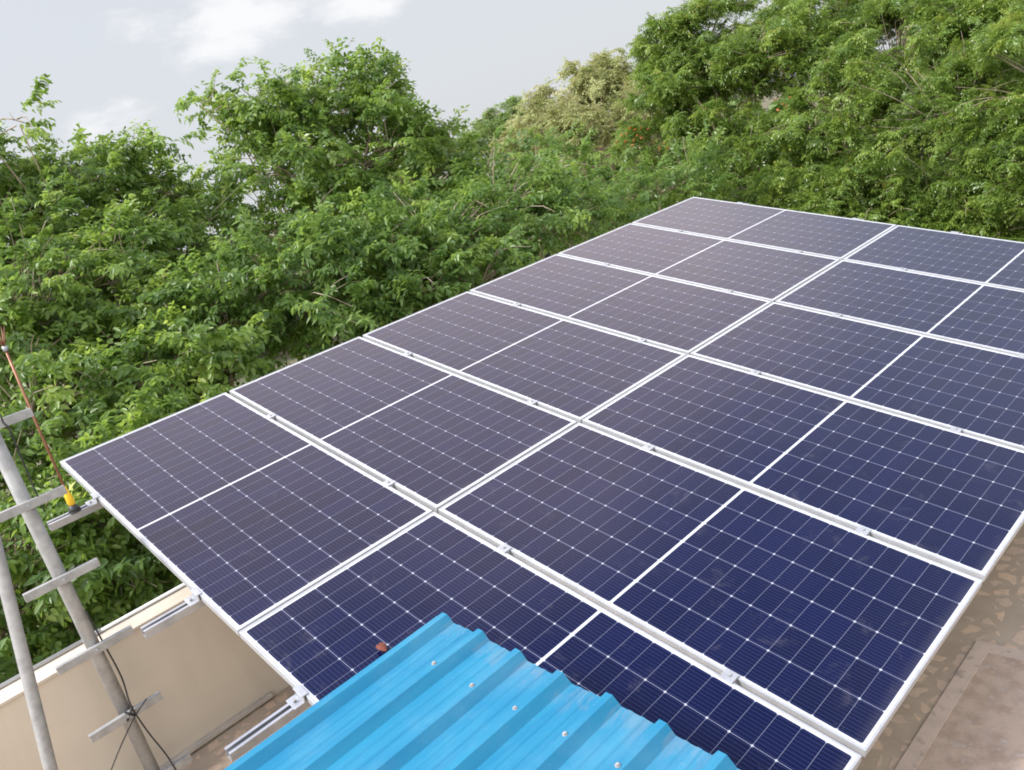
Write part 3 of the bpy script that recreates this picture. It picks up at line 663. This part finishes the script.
tree('leafy_tree', (-5.8, 1.9), T2, 'leafy green tree behind the nearest one, its ragged top against the sky at far left', 'tree', TB, M_leaf, 190, 22, clip_left, twigs=.3, droop=.25)
tree('leafy_tree', (-5.2, 5.7), T3, 'tallest dark green tree rising to a peak left of centre', 'tree', TB2, M_leaf, 170, 23, clip_left, twigs=.25, stragglers=.09, droop=.3)
tree('leafy_tree', (-2.9, 4.2), T4, 'dense green tree spreading along the high edge of the panels', 'tree', TB, M_leaf2, 210, 24, clip_left, twigs=.3, droop=.3)
tree('bushy_tree', (-4.6, 10.6), T7, 'low bushy green tree in the gap beyond the array apex', 'tree', TS, M_leaf2, 150, 25, clip_back, twigs=.15)
tree('dusty_tree', (-13.5, 21.8), T6, 'pale dusty half-bare tree far behind the gap', 'tree', TF, M_pale, 110, 26, None, (.8, 1.3), .6, .2, clump=(10, .5), inner=.4, stragglers=.12)
tree('far_tree', (-21.8, 25.2), T5, 'small light green tree against the sky far off in the middle', 'tree', TF, M_light, 160, 27, None, (.6, 1.0), .5, .12)
tree('far_tree', (-28, 27), T5b, 'distant yellowish green tree low behind the middle gap', 'tree', TF, M_light, 90, 28, None, (.9, 1.4), .3, .2)
n8 = tree('neem_tree', (-5.2, 14.9), T8, 'slender feathery neem tree with orange blossom left of the big neems', 'tree', TN, M_neem, 205, 29, clip_back, (.85, 1.4), twigs=.25, tr=.14, stragglers=.08, clump=(12, .30))
tree('neem_tree', (-2.7, 15.9), T9, 'feathery green neem tree right behind the far edge of the array', 'tree', TN, M_neem, 180, 30, clip_back, (.85, 1.4), twigs=.22, tr=.2, clump=(13, .40))
tree('neem_tree', (.2, 16.2), T10, 'biggest neem tree filling the upper right corner of the photo', 'tree', TN, M_neem, 172, 31, clip_back, (.85, 1.4), twigs=.22, tr=.24, clump=(13, .40))
r_ = np.random.default_rng(3); fp = []
for c0, n, s in (((-5.904, 13.349, .727), 7, .16), ((-5.736, 13.473, .417), 8, .16), ((-5.292, 13.554, .211), 4, .1), ((-2.768, 14.262, .509), 6, .12)): fp.append(np.array(c0) + r_.normal(0, s, (n, 3)))
fp = np.concatenate(fp); v, f, t = scatter(r_, [tpl_broad(r_, .034, .026, .07, 1, False)], fp, nrm(r_.normal(0, 1, fp.shape)), r_.uniform(.7, 1.1, len(fp)))
np_mesh('blossom', v, f, t, M_orange, n8)

# far-off wood that closes the horizon
r_ = np.random.default_rng(9); n = 5200
az = r_.uniform(-1.75, .25, n); D = r_.uniform(60, 85, n); pos = np.stack([5.7 + D * np.sin(az), -.9 + D * np.cos(az), GZ + r_.uniform(.3, 1, n) ** .6 * (7.4 + 1.5 * np.sin(az * 17) + .8 * np.sin(az * 41))], 1)
TW = [tpl_broad(r_, .9, .6, 1.6, 3, False) for _ in range(4)]
v, f, t = scatter(r_, TW, pos, nrm(r_.normal(0, 1, pos.shape)), r_.uniform(.7, 1.2, n))
tag(np_mesh('far_wood', v, f, t, M_light, None), 'far wood closing the horizon', kind='stuff')
# undergrowth between the building and the trees
n = 5200; pos = np.stack([r_.uniform(-7, .3, n), r_.uniform(-4, 9, n), r_.uniform(GZ, GZ + 4.6, n)], 1)
v, f, t = scatter(r_, [tpl_broad(r_, .16, .08, .6, 4, False) for _ in range(4)], pos, nrm(r_.normal(0, 1, pos.shape)), r_.uniform(.8, 1.3, n)); ok = v[f[:, 0]][:, 0] < .5
tag(np_mesh('undergrowth', v, f[ok], t[ok], M_leaf2, None), 'undergrowth below the trees', kind='stuff')

# utility pole in the gap
up = empty('utility_pole', (-11.15, 17.5, GZ)); tag(up, 'thin dark utility pole with short crossarms in the far gap between the trees', 'utility pole')
MB().tube([(0, 0, 0), (0, 0, 9.02)], .07, 8).build('post', M_rust, up)
for z in (8.88, 8.66, 8.45): MB().quad_box((-.1, -.08, z), (.85, .72, .0), (-.04, .05, 0), (0, 0, .07)).build('crossarm', M_rust, up)
